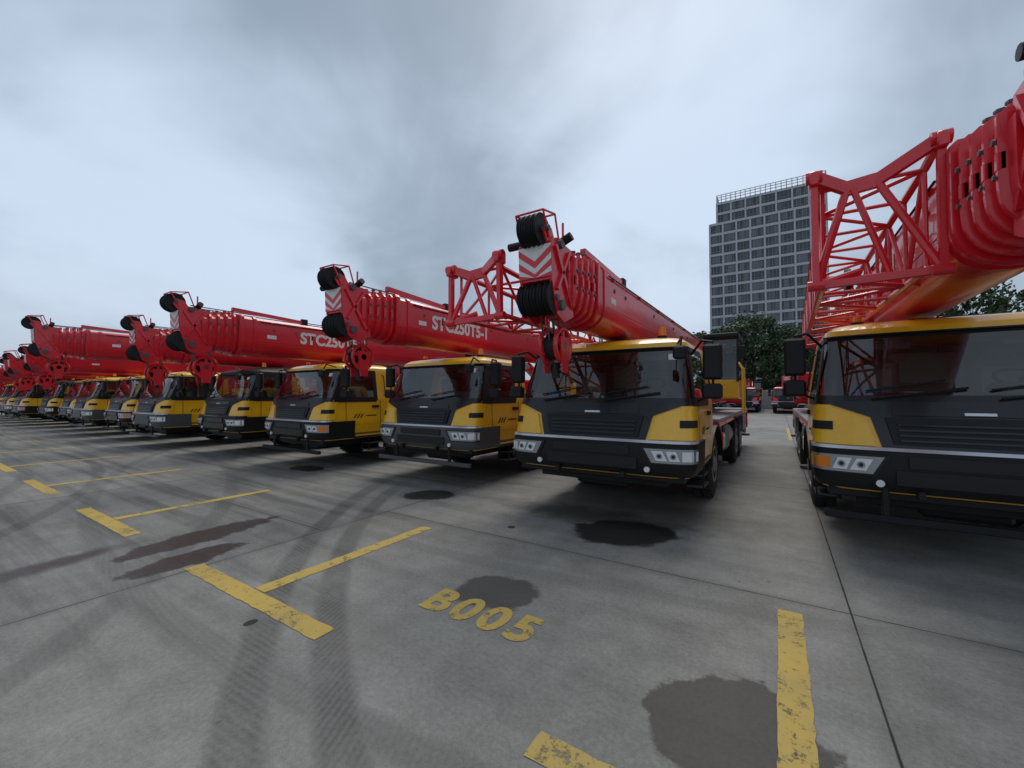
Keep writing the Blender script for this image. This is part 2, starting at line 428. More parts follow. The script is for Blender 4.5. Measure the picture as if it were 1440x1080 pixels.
def build_super():
    mb=MB()
    mb.tube((0,7.0,1.27),(0,7.0,1.52),.62,BLK,28)
    mb.tube((0,7.0,1.33),(0,7.0,1.40),.68,GRY,28)
    for x in(-.42,.36):
        mb.prism([(5.6,1.5),(9.3,1.5),(9.5,2.1),(9.1,3.25),(8.6,3.3),(7.4,2.3),(5.8,2.0)],0,x,x+.06,RED)
    mb.box(-.9,.75,5.9,9.5,1.5,1.62,RED,.02)
    mb.box(-1.22,1.22,9.5,10.15,1.45,2.35,RED,.06)
    mb.box(-1.22,1.22,9.48,9.5,1.6,1.7,BLK,.002)
    for y,z in((8.6,2.1),(9.2,1.95)):
        mb.tube((-.33,y,z),(.33,y,z),.24,GRY,20); mb.tube((-.35,y,z),(-.31,y,z),.33,RED,20); mb.tube((.31,y,z),(.35,y,z),.33,RED,20)
    mb.box(-1.2,-.5,6.3,8.8,1.62,2.25,RED,.04)
    mb.tube((0,5.7,1.75),(0,4.1,2.5),.13,RED,16); mb.tube((0,4.4,2.36),(0,3.5,2.72),.08,SIL,12)
    x0,x1,y0,y1,z0,z1=.60,1.36,5.55,7.1,1.62,3.18
    mb.box(x0,x1,y0+.05,y1,z0,z0+.45,YEL,.03)
    mb.box(x0,x1,y0+.1,y1,z1-.12,z1,BLK,.05)
    for x in (x0+.03,x1-.03):
        for (ya,yb_) in((y0+.05,y0+.22),(y0+.75,y0+.75),(y1-.04,y1-.04)):
            mb.beam((x,ya,z0+.4),(x,yb_,z1-.1),.05,.06,BLK)
    mb.box(x0+.12,x1-.12,y0+.8,y0+1.3,z0+.4,z0+.6,SEAT,.05); mb.box(x0+.14,x1-.14,y0+1.2,y0+1.32,z0+.5,z1-.4,SEAT,.05)
    mb.box(x0+.15,x1-.15,y0+.15,y0+.35,z0+.4,z0+.75,BLK,.03)
    mb.path([(x0+.1,y0+.0,z0+.5),(x0+.1,y0-.02,z0+1.0)],.012,BLK)
    mb.path([(x1+.08,5.4,1.3),(x1+.08,5.4,2.3),(x1+.0,5.6,2.45)],.022,YEL)
    mb.path([(x1+.08,6.0,1.3),(x1+.08,6.0,2.3),(x1+.0,6.0,2.45)],.022,YEL)
    mb.box(x1,x1+.14,y0+.02,y0+.08,2.55,2.85,BLK,.02)
    g=[(x0+.02,y0+.06,z0+.45),(x1-.02,y0+.06,z0+.45),(x1-.02,y0+.22,z1-.1),(x0+.02,y0+.22,z1-.1)]
    mb.add(g,[[0,1,2,3]],GLS)
    for x in(x0+.01,x1-.01):
        mb.add([(x,y0+.08,z0+.45),(x,y1-.04,z0+.45),(x,y1-.04,z1-.1),(x,y0+.22,z1-.1)],[[0,1,2,3]],GLS)
    return mb.mesh('superstructure',35)

# ---------------------------------------------------------------- BOOM
def bprof(w,h,y,zc=0):
    hw=w/2;c=.045
    right=[(hw-c,h/2),(hw,h/2-c),(hw,-.12*h)]
    n=6
    for i in range(1,n+1):
        a=math.pi/2*i/n
        right.append((hw*math.cos(a)**.8 if i<n else 0.0,-.12*h-(h/2-.12*h)*math.sin(a)**.9))
    left=[(-x,z) for x,z in right[:-1]][::-1]
    return [(x,y,z+zc) for x,z in right+left]
def build_boom(k=1.0,L=10.3):
    mb=MB(); w=.64*k;h=.80*k
    y=.40
    n=4
    for i in range(n):
        f=.76+.24*(i+1)/(n+1)
        y1=y+.14
        mb.loft([bprof(w*f*.93,h*f*.94,y-.05),bprof(w*f*.93,h*f*.94,y1+.1)],RED)
        cw=w*f*1.03;ch=h*f*1.05
        mb.loft([bprof(cw,ch,y+.06),bprof(cw+.03,ch+.03,y+.066),bprof(cw+.03,ch+.03,y+.100),bprof(cw,ch,y+.106)],RED)
        for sx in(-1,1):
            mb.tube((sx*cw*.3,y+.085,ch/2),(sx*cw*.3,y+.085,ch/2+.08),.026,RED,8)
            mb.tube((sx*cw*.3,y+.085,ch/2+.08),(sx*cw*.3,y+.085,ch/2+.10),.034,GRY,6)
            mb.box(sx*cw/2-.02,sx*cw/2+.025,y+.06,y+.106,.0,.12,RED,.006)
            mb.tube((sx*cw/2-.02,y+.085,ch*.25),(sx*(cw/2+.035),y+.085,ch*.25),.022,GRY,6)
            mb.tube((sx*cw/2-.02,y+.085,-ch*.05),(sx*(cw/2+.035),y+.085,-ch*.05),.018,GRY,6)
        mb.box(-.06,.06,y+.06,y+.11,ch/2,ch/2+.10,RED,.01)
        y=y1
    ys=y+.02
    mb.loft([bprof(w*1.09,h*1.08,ys),bprof(w*1.1,h*1.1,ys+.02),bprof(w*1.1,h*1.1,ys+.08),bprof(w*1.08,h*1.06,ys+.09)],RED)
    mb.loft([bprof(w,h,ys+.05),bprof(w,h,L)],RED)
    mb.loft([bprof(w*1.05,h*1.05,ys+.28),bprof(w*1.05,h*1.05,ys+.34)],RED)
    mb.box(-w*.45,w*.45,L-.1,L,-h*.4,h*.4,RED,.02)
    for sx in(-1,1):
        mb.box(sx*(w/2-.004),sx*(w/2+.008),ys+.36,L-.3,-.115*h,-.105*h,RED,.002)
        for yy in (1.7,2.2,3.9,5.6,7.3):
            mb.tube((sx*(w/2-.01),yy,h*.22),(sx*(w/2+.012),yy,h*.22),.03,GRY,10)
        mb.box(sx*(w/2-.004),sx*(w/2+.004),1.55,1.75,-.02*h,.08*h,WHT,.001)
        mb.tube((sx*(w/2+.025),1.4,h*.40),(sx*(w/2+.025),L-.8,h*.40),.012,BLK,5)
        for q in range(6): mb.box(sx*(w/2-.004),sx*(w/2+.03),1.6+q*1.3,1.66+q*1.3,h*.37,h*.43,RED,.004)
    mb.tube((-.12,.2,h/2+.10),(-.12,L-.4,h/2+.06),.011,GRY,5)
    mb.tube((.10,.2,h/2+.10),(.10,L-.4,h/2+.06),.011,GRY,5)
    mb.beam((w*.28,.9,h/2+.14),(w*.28,2.5,h/2+.07),.07,.07,RED)
    mb.box(w*.2,w*.36,2.4,2.54,h/2,h/2+.16,BLK,.01)
    mb.box(-.12,.12,3.2,3.35,h/2-.01,h/2+.1,RED,.01)
    hh=h*.5; hw=.19*k
    prof=[(0,-.02),(-.02,hh*.98),(.10,hh+.06),(.5,hh+.02),(.55,-hh*.9),(.30,-hh*1.15),(.12,-hh*.95)]
    for sx in(-1,1): mb.prism(prof,0,sx*hw-.015,sx*hw+.015,RED)
    mb.prism([(0.012,-.02),(-.008,hh*.96),(.10,hh+.02),(.5,hh-.03),(.5,-hh*.6),(.35,-hh*.7),(.3,-.1)],0,-hw+.014,hw-.014,RED)
    for sx in(-1,1):
        mb.beam((sx*(hw+.03),.06,hh*.9),(sx*(hw+.03),.45,-hh*.6),.03,.05,RED)
        mb.beam((sx*(hw+.03),.40,hh*.9),(sx*(hw+.03),.10,-hh*.3),.03,.04,RED)
        mb.tube((sx*(hw-.02),.18,hh+.0),(sx*(hw+.06),.18,hh+.0),.05,GRY,12)
        mb.tube((sx*(hw-.02),.2,-hh*.7),(sx*(hw+.06),.2,-hh*.7),.06,GRY,12)
    def fy(z): return -.004-.02*(z/(hh*.98))
    cw=hw+.015; zt=hh*.9; zb=hh*.02
    mb.add([(-cw,fy(zb)-.006,zb),(cw,fy(zb)-.006,zb),(cw,fy(zt)-.006,zt),(-cw,fy(zt)-.006,zt)],[[0,1,2,3]],WHT)
    st=.075*k
    for q in range(3):
        z0=zt-.02-q*2*st*.95
        def V_(x,z): 
            z=min(max(z,zb),zt); return (x,fy(z)-.010,z)
        a=.15*k
        mb.add([V_(-cw,z0),V_(0,z0-a),V_(0,z0-a-st),V_(-cw,z0-st)],[[0,1,2,3]],RED)
        mb.add([V_(cw,z0),V_(0,z0-a),V_(0,z0-a-st),V_(cw,z0-st)],[[0,1,2,3]],RED)
    zs=hh+.12
    for x in(-.09,-.03,.03,.09):
        mb.lathe([(-.022,.12),(-.026,.175*k),(-.008,.15*k),(.008,.15*k),(.026,.175*k),(.022,.12)],(x,-.05,zs),BLK,24)
    mb.tube((-.2,-.05,zs),(.2,-.05,zs),.03,GRY,10)
    for sx in(-1,1):
        mb.prism([(-.10,hh+.08),(-.04,hh+.18),(.08,hh+.16),(.22,hh-.05),(.0,hh-.05)],0,sx*.15-.01,sx*.15+.01,RED)
        mb.path([(sx*.17,.0,hh+.03),(sx*.17,-.14,hh+.29),(sx*.17,.14,hh+.34),(sx*.17,.25,hh+.03)],.012,RED)
    mb.tube((-.17,-.14,hh+.29),(.17,-.14,hh+.29),.012,RED,6); mb.tube((-.17,.14,hh+.34),(.17,.14,hh+.34),.012,RED,6)
    for i in range(5):
        x=-.16*k+i*.08*k
        mb.lathe([(-.03,.1),(-.034,.19*k),(-.01,.155*k),(.01,.155*k),(.034,.19*k),(.03,.1)],(x,.10,-hh*.52),BLK,24)
    mb.tube((-.23*k,.10,-hh*.52),(.23*k,.10,-hh*.52),.035,GRY,10)
    mb.tube((-.36,.02,hh+.02),(-.16,.02,hh+.02),.045,BLK,10)
    mb.tube((.14,.3,hh+.05),(.30,.3,hh+.12),.05,BLK,10)
    mb.tube((.20,.28,hh+.05),(.20,.28,hh+.28),.014,RED,6)
    zc=-hh-.30
    for x in(-.10,.10):
        mb.torus((x,.48,zc),(1,0,0),.20,.028,RED,24,6)
        for i in range(5):
            a=2*math.pi*i/5+.3
            mb.beam((x,.48,zc),(x,.48+.2*math.cos(a),zc+.2*math.sin(a)),.02,.05,RED)
    mb.lathe([(-.07,.1),(-.07,.16),(.07,.16),(.07,.1)],(0,.48,zc),BLK,20)
    mb.tube((-.13,.48,zc),(.13,.48,zc),.05,GRY,10)
    mb.prism([(.36,zc+.1),(.60,zc+.1),(.56,zc-.32),(.42,zc-.32)],0,-.13,-.11,RED)
    mb.prism([(.36,zc+.1),(.60,zc+.1),(.56,zc-.32),(.42,zc-.32)],0,.11,.13,RED)
    mb.tube((0,.49,zc-.2),(0,.49,zc-.38),.05,BLK,10)
    for x in(-.08,0,.08):
        for yy in(.33,.62): mb.tube((x,yy-.1,-hh*.55),(x,yy,zc+.05),.009,GRY,5)
    return mb.mesh('boom',35)

def build_jib(w,h,L=6.5):
    mb=MB(); r=.032
    a=(-w/2,0,h*.93);b=(w/2,-.03,h);c=(w/2,0,.02);d=(-w/2,0,0)
    for (p,q) in((a,d),(b,c)): mb.beam(p,q,.05,.06,RED)
    m1=(-w*.2,.12,h*.82);m2=(w*.05,.12,h*.84)
    mb.beam(a,m1,.05,.10,RED); mb.beam(m1,m2,.05,.12,RED); mb.beam(m2,b,.05,.10,RED)
    mb.beam(d,c,.05,.06,RED); mb.tube(d,(-w*.1,.15,.12),r,RED)
    mb.tube(m2,c,r,RED); mb.tube(m1,d,r,RED); mb.tube((-w*.15,.1,h*.8),(w*.15,.1,.02),r*.8,RED)
    for p in(a,b):
        mb.tube((p[0]-.06,p[1],p[2]),(p[0]+.06,p[1],p[2]),.055,RED,12)
        mb.box(p[0]-.035,p[0]+.035,p[1]-.07,p[1]+.1,p[2]-.09,p[2]+.03,RED,.01)
    for p in(c,d): mb.tube((p[0]-.06,p[1],p[2]),(p[0]+.06,p[1],p[2]),.045,RED,12)
    def sec(y):
        f=1-.35*min(1,y/L); ww=w*.42*f; zt=h*.80*f+.05; zb=.06
        return [(-ww,y,zt),(ww,y,zt),(ww,y,zb),(-ww,y,zb)]
    n=11; secs=[sec(.12+(L-.12)*i/n) for i in range(n+1)]
    for i in range(n):
        A,B=secs[i],secs[i+1]
        for k in range(4):
            mb.tube(A[k],B[k],r,RED,7)
            mb.tube(A[k],A[(k+1)%4],r*.55,RED,6)
            if (i+k)%2: mb.tube(A[k],B[(k+1)%4],r*.6,RED,6)
            else: mb.tube(A[(k+1)%4],B[k],r*.6,RED,6)
    A=secs[0]
    for k,p in enumerate((a,b,c,d)): mb.tube(p,A[k],r,RED,7)
    mb.lathe([(-.02,.05),(-.025,.14),(.025,.14),(.02,.05)],(0,L*.25,h*.35),BLK,18)
    mb.tube((-w*.45,L,.1),(w*.45,L,.1),.05,RED,8)
    for yy in(1.2,3.6): mb.beam((w*.35,yy,.25),(w*.75,yy,.15),.06,.09,RED)
    return mb.mesh('lattice_jib',40)

CABS={s:build_cab(s) for s in('black','grey','bar','dark','red')}
CARR=build_carrier(); SUP=build_super()
BOOM=build_boom(1.0); BOOMS=build_boom(.72)
BOOML=build_boom(1.12)
JIB1=build_jib(.74,.72); JIB2=build_jib(.80,1.04)

def text_mesh(name,s,size,mat,off=.0,space=1.0):
    cu=bpy.data.curves.new(name,'FONT'); cu.body=s; cu.size=size; cu.offset=off; cu.space_character=space
    cu.align_x='LEFT'; cu.resolution_u=4
    o=bpy.data.objects.new(name,cu); COL.objects.link(o)
    bpy.context.view_layer.update()
    me=bpy.data.meshes.new_from_object(o.evaluated_get(bpy.context.evaluated_depsgraph_get()))
    bpy.data.objects.remove(o); me.materials.clear(); me.materials.append(mat); me.name=name
    return me
LET=text_mesh('boom_lettering','STC250T5-1',.36,WHT,.014,1.0)

def crane(x,y,P=1.9,zc=3.0,style='black',boom=BOOM,bk=1.0,jib=None,jy=-1.2,jz=2.62,bx=-.1,yaw=0,tilt=0,letters=True,tz=1.0,ly=2.6):
    e=bpy.data.objects.new('mobile_crane',None); COL.objects.link(e); e.empty_display_size=1
    e.location=(x,y,0); e.rotation_euler=(0,0,R(yaw))
    obj('carrier',CARR,e)
    obj('cab',CABS[style][0],e,scale=(1,1,tz)); obj('cab_windows',CABS[style][1],e,scale=(1,1,tz))
    obj('superstructure',SUP,e)
    bo=obj('telescopic_boom',boom,e,loc=(bx,-P,zc),rot=(R(-tilt),0,0))
    if letters:
        for sg in(1,-1):
            t=obj('boom_lettering',LET,bo,loc=(sg*(.32*bk+.006),ly if sg>0 else ly+2.2,-.04),rot=(R(90),0,R(90*sg)))
    if jib: obj('lattice_jib',jib,e,loc=(bx-.33-.10-.38,jy,jz))
    return e

crane(1.60,5.62,P=2.25,zc=3.12,style='bar',boom=BOOML,bk=1.12,jib=JIB2,jy=-1.12,jz=2.66,tz=1.03,letters=True)
crane(-2.12,5.24,P=1.25,zc=2.99,style='black',jib=JIB1,jy=-1.3,jz=2.6,letters=False,bx=-.13,tz=1.01)
crane(-5.87,5.87,P=1.85,zc=3.04,style='grey',ly=1.9,yaw=.3)
crane(-9.70,5.42,P=2.2,zc=2.97,style='bar',ly=2.3,yaw=-.4)
crane(-13.5,5.4,P=1.8,zc=2.98,style='dark')
crane(-17.35,4.9,P=2.4,zc=3.2,style='grey',letters=False)
crane(-21.2,5.1,P=2.2,zc=2.82,style='bar',boom=BOOMS,bk=.72,letters=False)
xx=-25.0
for i in range(9):
    crane(xx,5.0+random.uniform(-.4,.5),P=random.uniform(1.8,2.4),zc=2.82,style=['grey','black','dark','bar'][i%4],boom=BOOMS,bk=.72,letters=False)
    xx-=3.83
for i,xd in enumerate((-10.5,-6.6,-2.9,.7,4.8,8.7,13)):
    crane(xd,46+random.uniform(-.5,.5),P=1.8,zc=3.0,style='red',letters=False)

# ---------------------------------------------------------------- GROUND
def ground_mat():
    m,t,b=newmat('concrete_yard')
    geo=t.new('ShaderNodeNewGeometry'); P=geo.outputs['Position']
    X,Y,Z=t.xyz(P)
    n1=t.noise(P,.35,4,.6); n2=t.noise(P,2.2,6,.7); n3=t.noise(P,34,4,.75); n4=t.noise(P,190,2,.7)
    val=t.m('ADD',t.m('MULTIPLY',t.m('SUBTRACT',n1,.5),.22),t.m('MULTIPLY',t.m('SUBTRACT',n2,.5),.26))
    val=t.m('ADD',val,t.m('MULTIPLY',t.m('SUBTRACT',n3,.5),.24)); val=t.m('ADD',val,t.m('MULTIPLY',t.m('SUBTRACT',n4,.5),.26)); val=t.m('ADD',val,.235)
    val=t.m('MAXIMUM',val,.07)
    sx=t.m('FLOOR',t.m('DIVIDE',t.m('ADD',X,4.85),5.3))
    left=t.m('LESS_THAN',X,-4.85)
    yo=t.m('ADD',Y,t.m('ADD',-4.18,t.m('MULTIPLY',left,1.03)))
    sy=t.m('FLOOR',t.m('DIVIDE',yo,5.0))
    wn=t.new('ShaderNodeTexWhiteNoise'); t.put(wn.inputs['Vector'],t.comb(sx,sy,0))
    val=t.m('MULTIPLY',val,t.m('ADD',.89,t.m('MULTIPLY',wn.outputs[0],.22)))
    st=t.noise(t.comb(t.m('MULTIPLY',X,.12),t.m('MULTIPLY',Y,2.2),0),1.5,5,.6)
    aisle=t.ss(X,-2.0,-7.0)
    val=t.m('MULTIPLY',val,t.m('SUBTRACT',1.0,t.m('MULTIPLY',t.m('MULTIPLY',t.ss(st,.42,.7),t.m('ADD',.25,t.m('MULTIPLY',aisle,.75))),.46)))
    wob=t.m('MULTIPLY',t.m('SUBTRACT',t.noise(P,3,3),.5),.03)
    jx=t.m('MULTIPLY',t.m('ABSOLUTE',t.m('SUBTRACT',t.m('FRACT',t.m('ADD',t.m('DIVIDE',t.m('SUBTRACT',X,.45),5.3),.5)),.5)),5.3)
    jy=t.m('MULTIPLY',t.m('ABSOLUTE',t.m('SUBTRACT',t.m('FRACT',t.m('ADD',t.m('DIVIDE',yo,5.0),.5)),.5)),5.0)
    jd=t.m('ADD',t.m('MINIMUM',jx,jy),t.m('MULTIPLY',wob,.3))
    joint=t.ss(jd,.009,.002)
    halo=t.m('MULTIPLY',t.ss(jd,.12,.0),t.ss(n2,.3,.65))
    val=t.m('MULTIPLY',val,t.m('SUBTRACT',1,t.m('MULTIPLY',halo,.24)))
    dx=t.m('SUBTRACT',X,3.0);dy=t.m('SUBTRACT',Y,10.36)
    rad=t.m('SQRT',t.m('ADD',t.m('MULTIPLY',dx,dx),t.m('MULTIPLY',dy,dy)))
    ang=t.m('ARCTAN2',dy,dx)
    tyre=None
    def arc(rad,Rc,w,amp):
        a=t.m('ABSOLUTE',t.m('SUBTRACT',rad,Rc)); return t.m('MULTIPLY',t.ss(a,w,w*.45),amp)
    def addt(a):
        nonlocal tyre
        tyre=a if tyre is None else t.m('MAXIMUM',tyre,a)
    lim=t.m('MULTIPLY',t.ss(Y,6.3,4.6),t.ss(X,-9,-6.5))
    for Rc,w,a in((10.72,.17,.55),(10.27,.16,.52)): addt(t.m('MULTIPLY',arc(rad,Rc,w,a),lim))
    def circ(cx,cy):
        ax=t.m('SUBTRACT',X,cx);ay=t.m('SUBTRACT',Y,cy); return t.m('SQRT',t.m('ADD',t.m('MULTIPLY',ax,ax),t.m('MULTIPLY',ay,ay)))
    r2=circ(-16,-12); 
    for Rc,w,a in((15.2,.14,.38),(17.4,.15,.3),(14.1,.15,.3)): addt(arc(r2,Rc,w,a))
    r3=circ(-4,22)
    for Rc,w,a in((18.6,.14,.2),(20.7,.14,.3)): addt(arc(r3,Rc,w,a))
    tread=t.m('ADD',.86,t.m('MULTIPLY',t.m('SINE',t.m('ADD',t.m('MULTIPLY',ang,900),t.m('MULTIPLY',t.m('ABSOLUTE',t.m('SUBTRACT',rad,10.5)),120))),.14))
    tyre=t.m('MULTIPLY',t.m('MULTIPLY',tyre,tread),t.ss(t.noise(P,2.2,6,.75),.22,.62))
    val=t.m('MULTIPLY',val,t.m('SUBTRACT',1,tyre))
    base=t.new('ShaderNodeCombineColor')
    t.put(base.inputs[0],t.m('MULTIPLY',val,1.02)); t.put(base.inputs[1],t.m('MULTIPLY',val,.985)); t.put(base.inputs[2],t.m('MULTIPLY',val,.89))
    col=base.outputs[0]
    rn=t.m('MULTIPLY',t.ss(t.noise(P,.9,5,.6),.56,.75),.35)
    col=t.mix(rn,col,(.18,.15,.105,1))
    sp=t.noise(P,7,2,.5); col=t.mix(t.m('MULTIPLY',t.ss(sp,.72,.80),.55),col,(.05,.048,.042,1))
    col=t.mix(joint,col,(.02,.02,.018,1))
    nd=t.noise(P,3.0,5,.6); nd2=t.noise(P,11,4,.6)
    def stain(cx,cy,rx,ry,ang,jag=.9,soft=.10):
        ca,sa=math.cos(ang),math.sin(ang)
        ax=t.m('SUBTRACT',X,cx);ay=t.m('SUBTRACT',Y,cy)
        u=t.m('DIVIDE',t.m('ADD',t.m('MULTIPLY',ax,ca),t.m('MULTIPLY',ay,sa)),rx)
        v=t.m('DIVIDE',t.m('SUBTRACT',t.m('MULTIPLY',ay,ca),t.m('MULTIPLY',ax,sa)),ry)
        d=t.m('SQRT',t.m('ADD',t.m('MULTIPLY',u,u),t.m('MULTIPLY',v,v)))
        d=t.m('ADD',d,t.m('MULTIPLY',t.m('SUBTRACT',nd,.5),jag)); d=t.m('ADD',d,t.m('MULTIPLY',t.m('SUBTRACT',nd2,.5),jag*.35))
        return t.ss(d,1+soft,1-soft)
    def mx(l):
        r=l[0]
        for q in l[1:]: r=t.m('MAXIMUM',r,q)
        return r
    oil=mx([stain(-1.66,5.12,.64,.46,.55,.9),stain(-5.04,5.25,.46,.34,.5,1.0),stain(-9.3,5.6,.5,.3,0)])
    wet=mx([stain(-2.08,3.0,.37,.30,.55,.8),stain(-.22,2.42,.44,.42,.3,1.0,.06),stain(-2.3,5.6,1.2,.4,0,1.4,.5)])
    brown=mx([stain(-5.88,2.25,.25,.85,.07,1.2),stain(-5.2,1.85,.22,.52,.06,1.1),stain(-6.15,.9,.16,.7,.2,1.4,.5)])
    spots=mx([stain(-2.93,4.55,.05,.05,0,.4),stain(-3.35,1.6,.04,.05,0,.5)])
    faint=mx([stain(-4.6,8.0,2.5,1.2,0,1.4,.5),stain(-1.2,6.2,1.0,.6,.2,1.3,.5),stain(2.6,5.0,1.8,.5,0,1.2,.5),stain(-9,5.0,1.6,.5,.1,1.3,.5)])
    col=t.mix(t.m('MULTIPLY',faint,.3),col,(.06,.058,.052,1))
    col=t.mix(t.m('MULTIPLY',wet,.76),col,(.040,.034,.029,1))
    col=t.mix(t.m('MULTIPLY',brown,t.m('ADD',.68,t.m('MULTIPLY',nd2,.4))),col,(.036,.022,.015,1))
    col=t.mix(t.m('MULTIPLY',oil,t.m('ADD',.78,t.m('MULTIPLY',nd2,.25))),col,(.024,.023,.020,1))
    col=t.mix(spots,col,(.03,.028,.025,1))
    t.put(b.inputs['Base Color'],col)
    rg=t.m('ADD',.66,t.m('MULTIPLY',n2,.25))
    wetm=t.m('MAXIMUM',t.m('MULTIPLY',oil,.42),t.m('MULTIPLY',brown,.38)); wetm=t.m('MAXIMUM',wetm,t.m('MULTIPLY',wet,.12))
    t.put(b.inputs['Roughness'],t.m('SUBTRACT',rg,wetm))
    b.inputs['Specular IOR Level'].default_value=.3
    hgt=t.m('ADD',t.m('MULTIPLY',n4,.5),t.m('MULTIPLY',n3,.6)); hgt=t.m('SUBTRACT',hgt,t.m('MULTIPLY',joint,2.0))
    hgt=t.m('MULTIPLY',hgt,t.m('SUBTRACT',1,t.m('MAXIMUM',oil,brown)))
    t.put(b.inputs['Normal'],t.bump(hgt,.4,.006))
    return m
g=MB()
N=[-900,-200,-60,-20,0,20,60,200,900]
vs=[(x,y,0) for y in N for x in N]
fs=[[j*9+i,j*9+i+1,(j+1)*9+i+1,(j+1)*9+i] for j in range(8) for i in range(8)]
g.add(vs,fs,ground_mat())
obj('ground',g.mesh('ground'))

def linemat():
    m,t,b=newmat('worn_yellow_paint')
    geo=t.new('ShaderNodeNewGeometry');P=geo.outputs['Position']
    n=t.noise(P,9,6,.7); n2=t.noise(P,60,3,.7);n3=t.noise(P,1.3,4,.6)
    w=t.m('ADD',t.m('MULTIPLY',n,.6),t.m('MULTIPLY',n2,.4)); w=t.m('ADD',w,t.m('MULTIPLY',n3,.25))
    wear=t.ss(w,.655,.76)
    col=t.mix(t.ss(n3,.35,.7),(.58,.38,.05,1),(.44,.31,.075,1))
    col=t.mix(t.m('MULTIPLY',n2,.4),col,(.32,.27,.16,1))
    col=t.mix(t.m('MULTIPLY',t.ss(n,.5,.75),.45),col,(.22,.18,.10,1))
    t.put(b.inputs['Base Color'],col); b.inputs['Roughness'].default_value=.75
    t.put(b.inputs['Alpha'],t.m('SUBTRACT',1,t.m('MULTIPLY',wear,.85)))
    return m
LM=linemat()
rl=random.Random(3)
lm=MB()
def rect(x0,x1,y0,y1,z=.004):
    st=.06
    pts=[]
    def edge(a,b):
        n=max(1,int(math.hypot(b[0]-a[0],b[1]-a[1])/st))
        for i in range(n):
            f=i/n; pts.append((a[0]+(b[0]-a[0])*f+rl.uniform(-.005,.005),a[1]+(b[1]-a[1])*f+rl.uniform(-.005,.005),z))
    edge((x0,y0),(x1,y0));edge((x1,y0),(x1,y1));edge((x1,y1),(x0,y1));edge((x0,y1),(x0,y0))
    lm.add(pts,[list(range(len(pts)))],LM)
for k in range(-9,3):
    xc=.05+3.88*k
    rect(xc-.08,xc+.08,1.893,3.96)
    rect(xc-1.09,xc+1.09,1.72,1.885)
    if k<0: rect(xc-.07,xc+.07,15.0,17.0)
rect(.30,.42,19,26)
obj('parking_bay_lines',lm.mesh('parking_bay_lines'))
BN=text_mesh('bay_number','B005',.46,LM,.018,1.22)
obj('parking_bay_number',BN,loc=(-2.50,2.47,.0045),rot=(0,0,R(.5)),scale=(.93,1,1))

# ---------------------------------------------------------------- TOWER BLOCK
def facade_glass():
    m,t,b=newmat('facade_windows')
    tc=t.new('ShaderNodeTexCoord');X,Y,Z=t.xyz(tc.outputs['Object'])
    wn=t.new('ShaderNodeTexWhiteNoise')
    t.put(wn.inputs['Vector'],t.comb(t.m('FLOOR',t.m('DIVIDE',X,1.25)),t.m('FLOOR',t.m('DIVIDE',Y,1.25)),t.m('FLOOR',t.m('DIVIDE',Z,3.65))))
    r=wn.outputs[0]
    col=t.mix(t.ss(r,.3,1.0),(.035,.042,.052,1),(.14,.15,.17,1))
    t.put(b.inputs['Base Color'],col); b.inputs['Roughness'].default_value=.2
    return m
def conc(name,c):
    m,t,b=newmat(name); tc=t.new('ShaderNodeTexCoord');v=tc.outputs['Object']
    t.put(b.inputs['Base Color'],t.mix(t.noise(v,.4,6,.7),c4(tuple(x*.75 for x in c)),c4(c))); b.inputs['Roughness'].default_value=.85
    return m
CON=conc('pale_concrete',(.52,.53,.55)); CON2=conc('grey_concrete',(.27,.28,.29)); FG=facade_glass()
def tower():
    e=bpy.data.objects.new('office_tower',None);COL.objects.link(e); e.location=(-18,161,0)
    FH=3.65; 
    a=MB(); Wd=31.5; Dp=24
    def block(x0,x1,y0,y1,f0,f1,bay):
        a.box(x0+.3,x1-.3,y0+.3,y1-.3,f0*FH,f1*FH,FG,.01)
        for f in range(f0,f1+1):
            z=f*FH; a.box(x0,x1,y0,y1,z-.42,z+.42,CON,.01)
        n=round((x1-x0)/bay)
        for i in range(n+1):
            x=x0+(x1-x0)*i/n
            for y in(y0,y1): a.box(x-.26,x+.26,y-.12 if y==y0 else y-.3,y+.3 if y==y0 else y+.12,f0*FH,f1*FH+.2,CON,.01)
            if i<n:
                for q in(1,2,3): 
                    xx=x+(x1-x0)/n*q/4; a.box(xx-.06,xx+.06,y0+.1,y0+.3,f0*FH,f1*FH,CON2,.005)
                for f in range(f0,f1): 
                    a.box(x+.26,x+(x1-x0)/n-.26,y0+.12,y0+.3,f*FH+1.1,f*FH+1.22,CON2,.005)
        nn=round((y1-y0)/bay)
        for i in range(nn+1):
            y=y0+(y1-y0)*i/nn
            for x in(x0,x1): a.box(x-.12 if x==x0 else x-.3,x+.3 if x==x0 else x+.12,y-.26,y+.26,f0*FH,f1*FH+.2,CON,.01)
    block(-1.8,Wd,0,Dp,0,17,4.2)
    block(.5,Wd,.4,Dp,17,19,4.4)
    z0=19*FH
    for i in range(22):
        x=.5+(Wd-.5)*i/21
        a.box(x-.12,x+.12,.4,.65,z0,z0+3.0,CON,.01)
        a.box(x-.12,x+.12,Dp-.3,Dp,z0,z0+3.0,CON,.01)
    for z in(z0+1.3,z0+2.2,z0+3.0): 
        a.box(.5,Wd,.38,.62,z-.08,z+.08,CON,.01); a.box(.5,.7,.4,Dp,z-.08,z+.08,CON,.01); a.box(Wd-.2,Wd,.4,Dp,z-.08,z+.08,CON,.01)
    a.box(6,20,8,18,z0,z0+2.4,CON2,.02)
    obj('tower_structure',a.mesh('tower_structure'),e)
tower()

